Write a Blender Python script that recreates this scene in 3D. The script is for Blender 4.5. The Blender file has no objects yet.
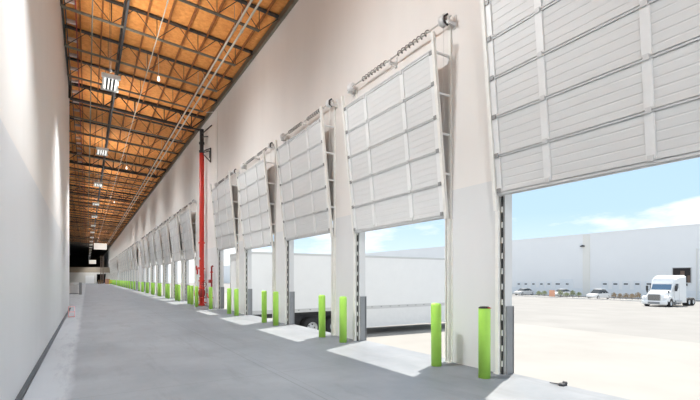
import bpy, math, random
from mathutils import Vector, Matrix
random.seed(7)
PI = math.pi
sc = bpy.context.scene
COL = sc.collection

# ------------------------------------------------------------------ materials
def mat(name, col, rough=.6, metal=0.0, noise=0.0, nscale=4.0, bump=0.0, bscale=40.0, stretch=(1, 1, 1), col2=None, spec=.5, emis=None, estr=0):
    m = bpy.data.materials.new(name); m.use_nodes = True
    nt = m.node_tree; b = nt.nodes['Principled BSDF']
    b.inputs['Roughness'].default_value = rough
    b.inputs['Metallic'].default_value = metal
    b.inputs['Specular IOR Level'].default_value = spec
    c = (*col, 1)
    b.inputs['Base Color'].default_value = c
    tc = nt.nodes.new('ShaderNodeTexCoord'); mp = nt.nodes.new('ShaderNodeMapping')
    mp.inputs['Scale'].default_value = stretch
    nt.links.new(tc.outputs['Object'], mp.inputs['Vector'])
    if noise > 0:
        n = nt.nodes.new('ShaderNodeTexNoise'); n.inputs['Scale'].default_value = nscale; n.inputs['Detail'].default_value = 6
        n.inputs['Roughness'].default_value = .65
        nt.links.new(mp.outputs[0], n.inputs['Vector'])
        r = nt.nodes.new('ShaderNodeValToRGB')
        r.color_ramp.elements[0].position = .3; r.color_ramp.elements[1].position = .7
        c2 = col2 if col2 else tuple(x*(1-noise) for x in col)
        r.color_ramp.elements[0].color = (*c2, 1); r.color_ramp.elements[1].color = c
        nt.links.new(n.outputs['Fac'], r.inputs['Fac']); nt.links.new(r.outputs['Color'], b.inputs['Base Color'])
    if bump > 0:
        n2 = nt.nodes.new('ShaderNodeTexNoise'); n2.inputs['Scale'].default_value = bscale; n2.inputs['Detail'].default_value = 4
        nt.links.new(mp.outputs[0], n2.inputs['Vector'])
        bp = nt.nodes.new('ShaderNodeBump'); bp.inputs['Strength'].default_value = bump; bp.inputs['Distance'].default_value = .02
        nt.links.new(n2.outputs['Fac'], bp.inputs['Height']); nt.links.new(bp.outputs[0], b.inputs['Normal'])
    if emis:
        b.inputs['Emission Color'].default_value = (*emis, 1); b.inputs['Emission Strength'].default_value = estr
    return m

def two_tone(name, up, low, h, rough_up, rough_low, noise=.05):
    """painted wall: one paint above height h, another below (real paint line)"""
    m = bpy.data.materials.new(name); m.use_nodes = True
    nt = m.node_tree; b = nt.nodes['Principled BSDF']; N = nt.nodes.new; L = nt.links.new
    g = N('ShaderNodeNewGeometry'); s = N('ShaderNodeSeparateXYZ'); L(g.outputs['Position'], s.inputs[0])
    mt = N('ShaderNodeMath'); mt.operation = 'GREATER_THAN'; mt.inputs[1].default_value = h; L(s.outputs['Z'], mt.inputs[0])
    mp = N('ShaderNodeMapping'); mp.inputs['Scale'].default_value = (1, .9, .25); L(g.outputs['Position'], mp.inputs['Vector'])
    n = N('ShaderNodeTexNoise'); n.inputs['Scale'].default_value = 1.6; n.inputs['Detail'].default_value = 7; L(mp.outputs[0], n.inputs['Vector'])
    mr = N('ShaderNodeMapRange'); mr.inputs['From Min'].default_value = .3; mr.inputs['From Max'].default_value = .7
    mr.inputs['To Min'].default_value = 1-noise; mr.inputs['To Max'].default_value = 1.0; L(n.outputs['Fac'], mr.inputs['Value'])
    mx = N('ShaderNodeMix'); mx.data_type = 'RGBA'; L(mt.outputs[0], mx.inputs['Factor'])
    mx.inputs['A'].default_value = (*low, 1); mx.inputs['B'].default_value = (*up, 1)
    vm = N('ShaderNodeVectorMath'); vm.operation = 'SCALE'; L(mx.outputs['Result'], vm.inputs[0]); L(mr.outputs[0], vm.inputs['Scale'])
    L(vm.outputs[0], b.inputs['Base Color'])
    r = N('ShaderNodeMapRange'); r.inputs['To Min'].default_value = rough_low; r.inputs['To Max'].default_value = rough_up
    L(mt.outputs[0], r.inputs['Value']); L(r.outputs[0], b.inputs['Roughness'])
    n2 = N('ShaderNodeTexNoise'); n2.inputs['Scale'].default_value = 9; L(g.outputs['Position'], n2.inputs['Vector'])
    bp = N('ShaderNodeBump'); bp.inputs['Strength'].default_value = .12; bp.inputs['Distance'].default_value = .01
    L(n2.outputs['Fac'], bp.inputs['Height']); L(bp.outputs[0], b.inputs['Normal'])
    return m

def floor_mat():
    m = bpy.data.materials.new('concrete_floor'); m.use_nodes = True
    nt = m.node_tree; b = nt.nodes['Principled BSDF']; N = nt.nodes.new; L = nt.links.new
    g = N('ShaderNodeNewGeometry')
    s = N('ShaderNodeSeparateXYZ'); L(g.outputs['Position'], s.inputs[0])
    n = N('ShaderNodeTexNoise'); n.inputs['Scale'].default_value = .55; n.inputs['Detail'].default_value = 9; n.inputs['Roughness'].default_value = .68
    L(g.outputs['Position'], n.inputs['Vector'])
    r = N('ShaderNodeValToRGB'); r.color_ramp.elements[0].position = .32; r.color_ramp.elements[1].position = .68
    r.color_ramp.elements[0].color = (*FLOOR_D, 1); r.color_ramp.elements[1].color = (*FLOOR_L, 1)
    L(n.outputs['Fac'], r.inputs['Fac'])
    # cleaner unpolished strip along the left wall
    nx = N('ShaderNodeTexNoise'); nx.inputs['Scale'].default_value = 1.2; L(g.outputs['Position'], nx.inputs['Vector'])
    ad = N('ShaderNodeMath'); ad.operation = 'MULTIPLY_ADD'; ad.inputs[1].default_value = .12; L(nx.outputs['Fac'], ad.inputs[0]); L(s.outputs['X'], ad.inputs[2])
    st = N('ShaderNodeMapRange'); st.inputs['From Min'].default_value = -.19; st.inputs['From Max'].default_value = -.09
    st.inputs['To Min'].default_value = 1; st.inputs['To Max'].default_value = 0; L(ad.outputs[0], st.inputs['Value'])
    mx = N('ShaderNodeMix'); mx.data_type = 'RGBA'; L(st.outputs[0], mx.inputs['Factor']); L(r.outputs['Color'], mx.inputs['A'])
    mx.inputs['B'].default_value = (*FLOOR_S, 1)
    # saw-cut joints
    def line(sock, at, w):
        a = N('ShaderNodeMath'); a.operation = 'SUBTRACT'; a.inputs[1].default_value = at; L(sock, a.inputs[0])
        c = N('ShaderNodeMath'); c.operation = 'ABSOLUTE'; L(a.outputs[0], c.inputs[0])
        d = N('ShaderNodeMath'); d.operation = 'LESS_THAN'; d.inputs[1].default_value = w; L(c.outputs[0], d.inputs[0]); return d.outputs[0]
    l1 = line(s.outputs['X'], 2.5, .008); l2 = line(s.outputs['X'], 2.62, .004)
    md = N('ShaderNodeMath'); md.operation = 'PINGPONG'; md.inputs[1].default_value = 3.1; L(s.outputs['Y'], md.inputs[0])
    l3 = line(md.outputs[0], 0, .006)
    m1 = N('ShaderNodeMath'); m1.operation = 'MAXIMUM'; L(l1, m1.inputs[0]); L(l2, m1.inputs[1])
    m2 = N('ShaderNodeMath'); m2.operation = 'MAXIMUM'; L(m1.outputs[0], m2.inputs[0]); L(l3, m2.inputs[1])
    sc_ = N('ShaderNodeMath'); sc_.operation = 'MULTIPLY'; sc_.inputs[1].default_value = .45; L(m2.outputs[0], sc_.inputs[0])
    mx2 = N('ShaderNodeMix'); mx2.data_type = 'RGBA'; L(sc_.outputs[0], mx2.inputs['Factor']); L(mx.outputs['Result'], mx2.inputs['A'])
    mx2.inputs['B'].default_value = (.07, .075, .08, 1)
    # scuffs: dark tyre smears stretched along the aisle
    mp = N('ShaderNodeMapping'); mp.inputs['Scale'].default_value = (2.2, .35, 1); mp.inputs['Rotation'].default_value = (0, 0, .25); L(g.outputs['Position'], mp.inputs['Vector'])
    n4 = N('ShaderNodeTexNoise'); n4.inputs['Scale'].default_value = 1.0; n4.inputs['Detail'].default_value = 8; n4.inputs['Roughness'].default_value = .75; L(mp.outputs[0], n4.inputs['Vector'])
    r4 = N('ShaderNodeMapRange'); r4.inputs['From Min'].default_value = .52; r4.inputs['From Max'].default_value = .72; r4.inputs['To Max'].default_value = .6; L(n4.outputs['Fac'], r4.inputs['Value'])
    mx3 = N('ShaderNodeMix'); mx3.data_type = 'RGBA'; L(r4.outputs[0], mx3.inputs['Factor']); L(mx2.outputs['Result'], mx3.inputs['A'])
    mx3.inputs['B'].default_value = (.115, .12, .128, 1)
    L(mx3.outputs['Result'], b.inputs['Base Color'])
    rr = N('ShaderNodeMapRange'); rr.inputs['To Min'].default_value = .42; rr.inputs['To Max'].default_value = .68; L(n.outputs['Fac'], rr.inputs['Value'])
    L(rr.outputs[0], b.inputs['Roughness'])
    b.inputs['Specular IOR Level'].default_value = .35
    return m

def yard_mat():
    m = bpy.data.materials.new('yard_paving'); m.use_nodes = True
    nt = m.node_tree; b = nt.nodes['Principled BSDF']; N = nt.nodes.new; L = nt.links.new
    g = N('ShaderNodeNewGeometry'); s = N('ShaderNodeSeparateXYZ'); L(g.outputs['Position'], s.inputs[0])
    st = N('ShaderNodeMath'); st.operation = 'LESS_THAN'; st.inputs[1].default_value = 24.5; L(s.outputs['X'], st.inputs[0])
    n = N('ShaderNodeTexNoise'); n.inputs['Scale'].default_value = .35; n.inputs['Detail'].default_value = 8; L(g.outputs['Position'], n.inputs['Vector'])
    mx = N('ShaderNodeMix'); mx.data_type = 'RGBA'; L(st.outputs[0], mx.inputs['Factor'])
    mx.inputs['A'].default_value = (*YARD_A, 1); mx.inputs['B'].default_value = (*YARD_C, 1)
    mr = N('ShaderNodeMapRange'); mr.inputs['From Min'].default_value = .3; mr.inputs['From Max'].default_value = .7; mr.inputs['To Min'].default_value = .87; L(n.outputs['Fac'], mr.inputs['Value'])
    vm = N('ShaderNodeVectorMath'); vm.operation = 'SCALE'; L(mx.outputs['Result'], vm.inputs[0]); L(mr.outputs[0], vm.inputs['Scale'])
    L(vm.outputs[0], b.inputs['Base Color']); b.inputs['Roughness'].default_value = .85; b.inputs['Specular IOR Level'].default_value = .2
    return m

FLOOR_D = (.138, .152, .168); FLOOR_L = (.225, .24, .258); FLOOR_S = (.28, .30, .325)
YARD_A = (.26, .255, .247); YARD_C = (.295, .288, .275)
M = {}
M['floor'] = floor_mat(); M['yard'] = yard_mat()
M['wall_r'] = two_tone('painted_tiltup_wall', (.80, .765, .725), (.71, .71, .70), 3.06, .7, .6, .04)
M['wall_l'] = two_tone('painted_partition_wall', (.78, .755, .725), (.655, .67, .685), 3.1, .6, .42, .04)
M['osb'] = mat('osb_deck', (.95, .42, .115), .8, noise=.3, nscale=7, bump=.2, bscale=30, col2=(.70, .25, .055))
M['wood'] = mat('brown_subpurlin', (.36, .13, .035), .8, noise=.3, nscale=5)
M['joist'] = mat('dark_joist_steel', (.075, .07, .062), .55, noise=.3, nscale=3)
M['joistlow'] = mat('grey_joist_steel', (.20, .18, .135), .5, noise=.25, nscale=3)
M['girder'] = mat('black_girder_steel', (.045, .043, .042), .5, noise=.3)
M['pipe'] = mat('galvanised_pipe', (.68, .62, .52), .45, metal=.2, noise=.15)
M['pipedark'] = mat('dark_roof_pipe', (.07, .06, .05), .5, noise=.2)
M['insul'] = mat('pink_white_blocking', (.72, .58, .52), .8, noise=.2)
M['white'] = mat('white_enamel', (.80, .80, .79), .4, noise=.04)
M['door'] = mat('door_panel_white', (.70, .70, .685), .45, noise=.06, nscale=3, stretch=(1, .3, 2))
M['stile'] = mat('door_stile_white', (.81, .81, .795), .4, noise=.08)
M['rail'] = mat('door_rail_grey', (.70, .695, .68), .42, noise=.15)
M['hinge'] = mat('zinc_hinge', (.30, .30, .29), .5, metal=.2)
M['track'] = mat('cream_track', (.87, .855, .80), .45, noise=.1, nscale=8)
M['spring'] = mat('oiled_spring', (.26, .25, .24), .4, metal=.4)
M['shaft'] = mat('shaft_steel', (.55, .54, .51), .4, metal=.3)
M['black'] = mat('black_rubber', (.02, .02, .02), .7, noise=.2)
M['soot'] = mat('black_steel', (.03, .03, .032), .5, noise=.2)
M['lime'] = mat('lime_plastic_sleeve', (.46, .84, .12), .38, noise=.07, nscale=5)
M['red'] = mat('red_pipe_enamel', (.66, .035, .02), .35, noise=.1)
M['redrust'] = mat('dark_red_enamel', (.36, .03, .03), .45, noise=.2)
M['guard'] = mat('grey_steel_guard', (.27, .28, .29), .5, noise=.15, nscale=6)
M['base'] = mat('dark_floor_strip', (.05, .06, .07), .7, noise=.3, nscale=12)
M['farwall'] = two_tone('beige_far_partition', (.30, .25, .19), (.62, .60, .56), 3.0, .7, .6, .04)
M['farroof'] = mat('dark_far_deck', (.05, .042, .038), .9)  # near-black base colour for the far roof and back wall
M['concrete'] = mat('dock_concrete', (.5, .49, .47), .85, noise=.15)
M['yellow'] = mat('yellow_enamel', (.80, .62, .04), .45, noise=.1)
M['brown'] = mat('brown_column_steel', (.22, .16, .13), .6, noise=.1)
M['pallet'] = mat('pallet_wood', (.42, .27, .16), .85, noise=.3)
M['carton'] = mat('carton', (.50, .26, .18), .85, noise=.1)
M['sign'] = mat('white_sign_glow', (.86, .84, .78), .5, noise=.03, emis=(1, .95, .85), estr=.5)  # mild emission added so both hanging boards show bright
M['tube'] = mat('lamp_tube', (.9, .9, .88), .4, emis=(1, .97, .92), estr=1.5)
M['tray'] = mat('lamp_tray_white', (.85, .85, .83), .4, noise=.03)
M['lens'] = mat('small_lamp_lens', (.9, .88, .82), .4, emis=(1, .95, .85), estr=1.2)
M['trailer'] = mat('trailer_white', (.84, .84, .83), .4, noise=.03, nscale=2)
M['skirt'] = mat('trailer_skirt', (.80, .80, .79), .45, noise=.05)
M['rubrail'] = mat('trailer_rail_grey', (.60, .60, .59), .4, metal=.2)
M['chassis'] = mat('chassis_grey', (.09, .09, .095), .6, noise=.2)
M['tyre'] = mat('tyre_rubber', (.03, .03, .032), .85, noise=.2)
M['hub'] = mat('wheel_white_alloy', (.72, .73, .74), .35, metal=.3)
M['truck'] = mat('truck_white_paint', (.85, .86, .86), .3, noise=.02)
M['glass'] = mat('blue_tinted_glass', (.06, .15, .26), .12, spec=.9)
M['darkglass'] = mat('dark_glass', (.03, .04, .05), .15, spec=.8)
M['chrome'] = mat('chrome_grille', (.42, .43, .44), .3, metal=.7)
M['lamp'] = mat('headlamp', (.75, .76, .78), .2, spec=.8)
M['tank'] = mat('alloy_tank', (.60, .61, .62), .3, metal=.6)
M['bldg'] = mat('far_building_paint', (.86, .86, .86), .7, noise=.03, nscale=.15)
M['bldg2'] = mat('far_building_cream_seam', (.82, .80, .75), .7, noise=.03)
M['bldglow'] = mat('far_building_door_white', (.80, .82, .84), .6, noise=.03)
M['opening'] = mat('bay_shade_dark', (.035, .03, .03), .9)
M['opening2'] = mat('stored_goods_brown', (.20, .14, .11), .9, noise=.3)
M['carw'] = mat('car_white_paint', (.80, .80, .80), .25, noise=.02)
M['cars'] = mat('car_silver_paint', (.58, .59, .60), .3, metal=.3)
M['orange'] = mat('faded_orange_board', (.78, .40, .26), .6, noise=.1)
M['leaf'] = mat('olive_leaf', (.38, .42, .24), .8, noise=.4, nscale=6)
M['leafr'] = mat('reddish_leaf', (.46, .29, .22), .8, noise=.4, nscale=6, col2=(.32, .31, .17))
M['twig'] = mat('twig', (.16, .11, .07), .9)
M['curb'] = mat('yard_kerb', (.72, .70, .66), .8, noise=.1)
M['debris'] = mat('debris_rubber', (.06, .06, .065), .7, noise=.3)
M['redwire'] = mat('pink_red_wire', (.72, .32, .32), .5)

# ------------------------------------------------------------------ mesh builder
class MB:
    def __init__(s): s.v = []; s.f = []; s.sm = []
    def add(s, vs, fs, smooth=False):
        o = len(s.v); s.v += [tuple(v) for v in vs]; s.f += [tuple(i+o for i in f) for f in fs]; s.sm += [smooth]*len(fs); return s
    def box(s, a, b, bev=0.0):
        x0, x1 = sorted((a[0], b[0])); y0, y1 = sorted((a[1], b[1])); z0, z1 = sorted((a[2], b[2]))
        if bev <= 0:
            v = [(x0,y0,z0),(x1,y0,z0),(x1,y1,z0),(x0,y1,z0),(x0,y0,z1),(x1,y0,z1),(x1,y1,z1),(x0,y1,z1)]
            return s.add(v, [(0,3,2,1),(4,5,6,7),(0,1,5,4),(1,2,6,5),(2,3,7,6),(3,0,4,7)])
        e = min(bev, (x1-x0)/2.01, (y1-y0)/2.01)
        def ring(z, i):
            return [(x0+e+i,y0+i,z),(x1-e-i,y0+i,z),(x1-i,y0+e+i,z),(x1-i,y1-e-i,z),(x1-e-i,y1-i,z),(x0+e+i,y1-i,z),(x0+i,y1-e-i,z),(x0+i,y0+e+i,z)]
        h = min(e, (z1-z0)/2.01)
        rs = ring(z0, h*.7)+ring(z0+h, 0)+ring(z1-h, 0)+ring(z1, h*.7)
        fs = []
        for k in range(3):
            for i in range(8):
                j = (i+1) % 8; fs.append((k*8+i, k*8+j, k*8+8+j, k*8+8+i))
        fs.append(tuple(range(7, -1, -1))); fs.append(tuple(range(24, 32)))
        return s.add(rs, fs)
    def tube(s, p, q, r, n=8, r2=None, cap=True):
        p = Vector(p); q = Vector(q); d = (q-p).normalized(); r2 = r if r2 is None else r2
        u = d.orthogonal().normalized()
        if abs(d.z) < .99: u = d.cross(Vector((0, 0, 1))).normalized()
        w = d.cross(u)
        vs = []
        for c, rr in ((p, r), (q, r2)):
            for i in range(n):
                a = 2*PI*(i+.5)/n; vs.append(c+u*math.cos(a)*rr+w*math.sin(a)*rr)
        fs = [(i, (i+1) % n, n+(i+1) % n, n+i) for i in range(n)]
        s.add(vs, fs, n > 6)
        if cap: s.add(vs, [tuple(range(n-1, -1, -1)), tuple(range(n, 2*n))])
        return s
    def path(s, pts, r, n=8):
        for a, b in zip(pts, pts[1:]): s.tube(a, b, r, n)
        return s
    def bar(s, p, q, wx, wz):
        """rectangular bar from p to q; wx across, wz in the vertical-ish direction"""
        p = Vector(p); q = Vector(q); d = (q-p).normalized()
        u = d.cross(Vector((0, 0, 1)))
        u = Vector((1, 0, 0)) if u.length < 1e-3 else u.normalized()
        w = u.cross(d).normalized(); u = u*wx/2; w = w*wz/2
        vs = [p-u-w, p+u-w, p+u+w, p-u+w, q-u-w, q+u-w, q+u+w, q-u+w]
        return s.add(vs, [(0,3,2,1),(4,5,6,7),(0,1,5,4),(1,2,6,5),(2,3,7,6),(3,0,4,7)])
    def lathe(s, prof, n=20, c=(0, 0, 0), axis='z'):
        vs = []; m = len(prof)
        for i in range(n):
            a = 2*PI*i/n
            for r, h in prof:
                if axis == 'z': vs.append((c[0]+r*math.cos(a), c[1]+r*math.sin(a), c[2]+h))
                elif axis == 'y': vs.append((c[0]+r*math.cos(a), c[1]+h, c[2]+r*math.sin(a)))
                else: vs.append((c[0]+h, c[1]+r*math.cos(a), c[2]+r*math.sin(a)))
        fs = [(i*m+k, ((i+1) % n)*m+k, ((i+1) % n)*m+k+1, i*m+k+1) for i in range(n) for k in range(m-1)]
        return s.add(vs, fs, True)
    def loft(s, rings, closed=True, caps=True, smooth=False):
        n = len(rings[0]); vs = [p for r in rings for p in r]; fs = []
        for k in range(len(rings)-1):
            for i in range(n if closed else n-1):
                j = (i+1) % n; fs.append((k*n+i, k*n+j, (k+1)*n+j, (k+1)*n+i))
        if caps and closed: fs += [tuple(range(n-1, -1, -1)), tuple((len(rings)-1)*n+i for i in range(n))]
        return s.add(vs, fs, smooth)
    def prism(s, pts, y0, y1):
        """outline in xz extruded along y"""
        return s.loft([[(x, y0, z) for x, z in pts], [(x, y1, z) for x, z in pts]])
    def mesh(s, name, m):
        me = bpy.data.meshes.new(name); me.from_pydata(s.v, [], s.f); me.materials.append(m)
        me.polygons.foreach_set('use_smooth', s.sm); me.update()
        import bmesh
        bm = bmesh.new(); bm.from_mesh(me); bmesh.ops.recalc_face_normals(bm, faces=bm.faces); bm.to_mesh(me); bm.free()
        return me
    def build(s, name, m, parent=None, loc=None):
        o = bpy.data.objects.new(name, s.mesh(name, m)); COL.objects.link(o)
        if parent is not None: o.parent = parent
        if loc is not None: o.location = loc
        return o

def tag(o, label=None, cat=None, group=None, kind=None):
    if label: o['label'] = label
    if cat: o['category'] = cat
    if group: o['group'] = group
    if kind: o['kind'] = kind
    return o
def empty(name, loc=(0, 0, 0), rz=0, **k):
    o = bpy.data.objects.new(name, None); COL.objects.link(o); o.location = loc; o.rotation_euler = (0, 0, rz)
    o.empty_display_size = .3
    return tag(o, **k)
def struct(mb, name, m): return tag(mb.build(name, m), kind='structure')
def copy_tree(o, parent=None):
    c = o.copy(); COL.objects.link(c); c.parent = parent
    for ch in list(o.children): copy_tree(ch, c)
    return c
ORD = ['first','second','third','fourth','fifth','sixth','seventh','eighth','ninth','tenth','eleventh','twelfth','thirteenth','fourteenth','fifteenth','sixteenth','seventeenth','eighteenth','nineteenth','twentieth',
       'twenty-first','twenty-second','twenty-third','twenty-fourth','twenty-fifth','twenty-sixth','twenty-seventh','twenty-eighth','twenty-ninth','thirtieth']

# ------------------------------------------------------------------ dimensions (metres; camera stands at x=0, y=0)
EYE = 1.5
XR, XO = 5.5, 5.67            # dock wall inner / outer face
XL = -.735                    # partition on the left
YEND_L = 24.8                 # where that partition ends
XFL = -9.0                    # far left side wall beyond it
Y0, YP, YB = -5.0, 135.0, 205.0  # unseen near end of the hall left open to let daylight in
PITCH, OPW, NEAR0 = 4.1, 2.84, 1.36
HEAD = 3.05
SLOTS = [i for i in range(0, 32) if i not in (5, 13, 23)]
def deck(x): return 10.27 + .066*(XR-x)

# ------------------------------------------------------------------ setting
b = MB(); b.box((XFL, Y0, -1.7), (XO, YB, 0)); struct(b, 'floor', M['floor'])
# dock wall with openings
b = MB()
allsl = [-1] + SLOTS
y = Y0
for i in allsl:
    a = NEAR0+PITCH*i
    b.box((XR, y, 0), (XO, a, HEAD)); y = a+OPW
b.box((XR, y, 0), (XO, YB, HEAD))
b.box((XR, Y0, HEAD), (XO, YB, 10.9))
struct(b, 'wall_right', M['wall_r'])
b = MB(); b.box((XL-.2, Y0, 0), (XL, YEND_L, deck(XL)-.02)); struct(b, 'wall_left', M['wall_l'])
b = MB(); b.box((XFL-.2, YEND_L-3, 0), (XFL, YB, 11)); b.box((XFL, YEND_L-3, 0), (XL-.2, YEND_L-2.8, 10.6)); struct(b, 'wall_far_left', M['wall_l'])
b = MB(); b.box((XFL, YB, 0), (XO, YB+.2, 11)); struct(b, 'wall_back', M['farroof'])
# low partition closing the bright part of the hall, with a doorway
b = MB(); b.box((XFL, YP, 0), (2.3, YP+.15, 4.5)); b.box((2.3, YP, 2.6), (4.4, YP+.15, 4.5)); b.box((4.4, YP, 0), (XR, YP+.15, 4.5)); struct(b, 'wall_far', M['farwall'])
b = MB(); b.box((-.3, YP-.06, 0), (1.6, YP, 2.1)); b.box((-.36, YP-.08, 0), (-.3, YP, 2.16)); b.box((1.6, YP-.08, 0), (1.66, YP, 2.16)); b.box((-.36, YP-.08, 2.1), (1.66, YP, 2.16))
struct(b, 'door_1', M['white'])
# sloping roof deck
def slab(b, x0, x1, ya, yb, t=.05, off=0):
    vs = [(x0,ya,deck(x0)+off),(x1,ya,deck(x1)+off),(x1,yb,deck(x1)+off),(x0,yb,deck(x0)+off)]
    vs += [(x,y,z+t) for x,y,z in vs]
    b.add(vs, [(0,3,2,1),(4,5,6,7),(0,1,5,4),(1,2,6,5),(2,3,7,6),(3,0,4,7)])
b = MB(); slab(b, XFL-.2, XO, Y0, 128.0); struct(b, 'ceiling', M['osb'])
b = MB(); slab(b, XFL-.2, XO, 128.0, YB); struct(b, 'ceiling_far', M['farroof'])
b = MB(); b.box((XL, Y0, 0), (XL+.062, YEND_L, .035)); struct(b, 'baseboard_left', M['base'])
b = MB(); b.box((XR-.10, Y0, deck(XR)-.24), (XR, YB, deck(XR)-.012)); struct(b, 'trim_1', M['joistlow'])
b = MB(); b.box((XL, Y0, deck(XL)-.20), (XL+.06, YEND_L, deck(XL)-.012)); struct(b, 'trim_2', M['joist'])
# grey steel plates on the far reveal of every dock opening
tn = 3
for i in SLOTS:
    ye = NEAR0+PITCH*i+OPW
    b = MB(); b.box((XR+.015, ye-.022, 0), (XO+.012, ye-.001, 1.06), .004); b.box((XO-.01, ye-.022, 0), (XO+.02, ye+.10, 1.06))
    struct(b, 'trim_%d' % tn, M['guard']); tn += 1

# ------------------------------------------------------------------ roof steel
JP = 2.6
joist_y = [13.05+JP*k for k in range(-9, 45)]
def joist_meshes(x0, x1, girder=False):
    tm, lm = (M['girder'], M['girder']) if girder else (M['joist'], M['joistlow'])
    tc = MB(); bc = MB(); wb = MB()
    w = .09 if not girder else .17
    zt = lambda x: deck(x)-.06
    D = .72
    for s in (-1, 1):
        tc.bar((x0, s*w*.4, zt(x0)), (x1, s*w*.4, zt(x1)), w*.5, .07 if not girder else .12)
    xa, xb = x0+.06, x1-.75
    for s in (-1, 1):
        bc.bar((xa, s*w*.35, zt(xa)-D), (xb, s*w*.35, zt(xb)-D), w*.38, .045 if not girder else .10)
    n = max(2, round((xb-xa)/1.5)); st = (xb-xa)/n; r = .013 if not girder else .028
    wb.tube((xa, 0, zt(xa)), (xa, 0, zt(xa)-D), r*2, 5); wb.tube((x1-.02, 0, zt(x1)), (xb, 0, zt(xb)-D), r, 5)
    for k in range(n):
        a = xa+k*st; c = a+st; mid = (a+c)/2
        wb.tube((a, 0, zt(a)-D), (mid, 0, zt(mid)), r, 5); wb.tube((mid, 0, zt(mid)), (c, 0, zt(c)-D), r, 5)
        wb.tube((c-.0, 0, zt(c)-D), (c, 0, zt(c)), r*.9, 5)
    return [('top_chord', tc.mesh('top_chord', tm)), ('bottom_chord', bc.mesh('bottom_chord', lm)), ('web', wb.mesh('web', tm))]
JM = {}
for key, (xa_, girder) in {('near', 0): (XL+.0, False), ('near', 1): (XL+.0, True), ('far', 0): (XFL, False), ('far', 1): (XFL, True)}.items():
    JM[key] = joist_meshes(xa_, XR-.01, girder)
nj = 0; ng = 0
for k, yy in enumerate(joist_y):
    if yy < Y0 or yy > 133: continue
    g = (round((yy-23.45)/JP) % 5 == 0)
    vis = yy > 8
    name = 'roof_girder' if g else 'roof_joist'
    key = ('near' if yy < YEND_L else 'far', 1 if g else 0)
    if not vis: lab = 'open-web roof truss crossing the ceiling above the camera, out of the picture'
    if g:
        lab2 = ['heavy black girder truss crossing the ceiling just below the first hanging lamp', 'heavy black girder truss crossing the ceiling near the second hanging lamp']
        if vis and yy > 20:
            if ng < 2: lab = lab2[ng]; grp = 'roof girders'
            else: lab = 'thin dark girder line across the orange ceiling in the far distance'; grp = 'distant roof girders'
            ng += 1
        elif vis: lab = 'black girder truss nearest the camera'; grp = 'roof girders'
        else: grp = 'girders above the camera'; lab = 'black girder truss overhead outside the picture'
    else:
        grp = 'roof joists'
        if vis:
            if nj < 12: lab = 'slim steel web joist under the orange ceiling, %s from the camera' % ORD[nj]
            else: lab = 'tiny distant web joist among the dense row far down the orange ceiling'; grp = 'distant roof joists'
            nj += 1
        else: lab = 'slim steel web joist overhead outside the picture'; grp = 'joists above the camera'
    if not vis: continue
    e = empty(name, (0, yy, 0), label=lab, cat='roof truss', group=grp)
    for nm, me in JM[key]:
        o = bpy.data.objects.new(nm, me); COL.objects.link(o); o.parent = e
# wooden subpurlins: part of the panelised deck, one repeat per line
sx = XL+.42
xs = []
x = XR-.5
while x > XFL+.3: xs.append(x); x -= .65
for x in xs:
    b = MB()
    for (ya, yb) in (((Y0, 128.0),) if x > XL else ((YEND_L, 128.0),)):
        b.box((x-.022, ya, deck(x)-.10), (x+.022, yb, deck(x)-.003))
    lab = None
    o = b.build('wood_purlin', M['wood'])
    if x > XL:
        n = xs.index(x)
        tag(o, 'brown wooden purlin running the length of the ceiling, %s from the dock wall' % ORD[n], 'purlin', 'wooden purlins under the deck')
    else:
        tag(o, 'brown wooden purlin at the far left of the distant ceiling', 'purlin', 'far left purlins')
# blocking pieces in the bay against the left wall
blk = MB(); blk.box((-.14, -.05, -.06), (.14, .05, .06), .01); bm_ = blk.mesh('blocking', M['insul'])
yy = 11.1; n = 0
while yy < YEND_L+14:
    o = bpy.data.objects.new('blocking', bm_); COL.objects.link(o); o.location = (XL+.27, yy, deck(XL+.27)-.17)
    if yy < YEND_L: lab, grp = 'pinkish white block beside the left wall top, %s from the camera' % ORD[n], 'ceiling blocks by the left wall'
    else: lab, grp = 'small pinkish white ceiling block beyond the end of the left wall', 'ceiling blocks beyond the left wall'
    tag(o, lab, 'ceiling block', grp); yy += 1.3; n += 1
for (x, dz, w, lab) in ((XL+.12, -.12, .03, 'thin dark brace running along the ceiling against the left wall'), (XL+.42, -.12, .035, 'thin dark brace beside the pinkish ceiling blocks')):
    b = MB(); b.box((x-w/2, Y0, deck(x)+dz-.1), (x+w/2, 126, deck(x)+dz-.0)); tag(b.build('roof_brace', M['redrust'] if w > .032 else M['joist']), lab, 'brace')
# long pipes and conduits along the hall
def longpipe(name, x, z, r, m, lab, cat, y0=Y0, y1=128, cols=True):
    e = empty(name, (x, 0, 0), label=lab, cat=cat)
    MB().tube((0, y0, z), (0, y1, z), r, 10).build('pipe', m, e)
    yk = 13.05
    c = MB(); c.lathe([(r, -.04), (r*1.5, -.04), (r*1.5, .04), (r, .04)], 10, (0, 0, z), 'y'); c.tube((0, 0, z+r), (0, 0, deck(x)-.06), .008, 5)
    hm = c.mesh('hanger', m)
    while yk < min(y1, 110):
        o = bpy.data.objects.new('hanger', hm); COL.objects.link(o); o.parent = e; o.location = (0, yk+.3, 0)
        yk += JP*2
    return e
longpipe('sprinkler_pipe', 4.02, 9.52, .032, M['pipe'], 'pale sprinkler pipe along the ceiling, left one of the close pair', 'pipe')
longpipe('sprinkler_pipe', 4.25, 9.52, .032, M['pipe'], 'pale sprinkler pipe along the ceiling, right one of the close pair by the dock wall', 'pipe')
longpipe('ceiling_conduit', .14, 9.68, .019, M['joistlow'], 'grey conduit along the ceiling nearest the left wall', 'conduit')
longpipe('ceiling_conduit', 2.02, 9.68, .016, M['pipe'], 'thin pale conduit along the ceiling carrying the small lamps', 'conduit')
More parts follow.
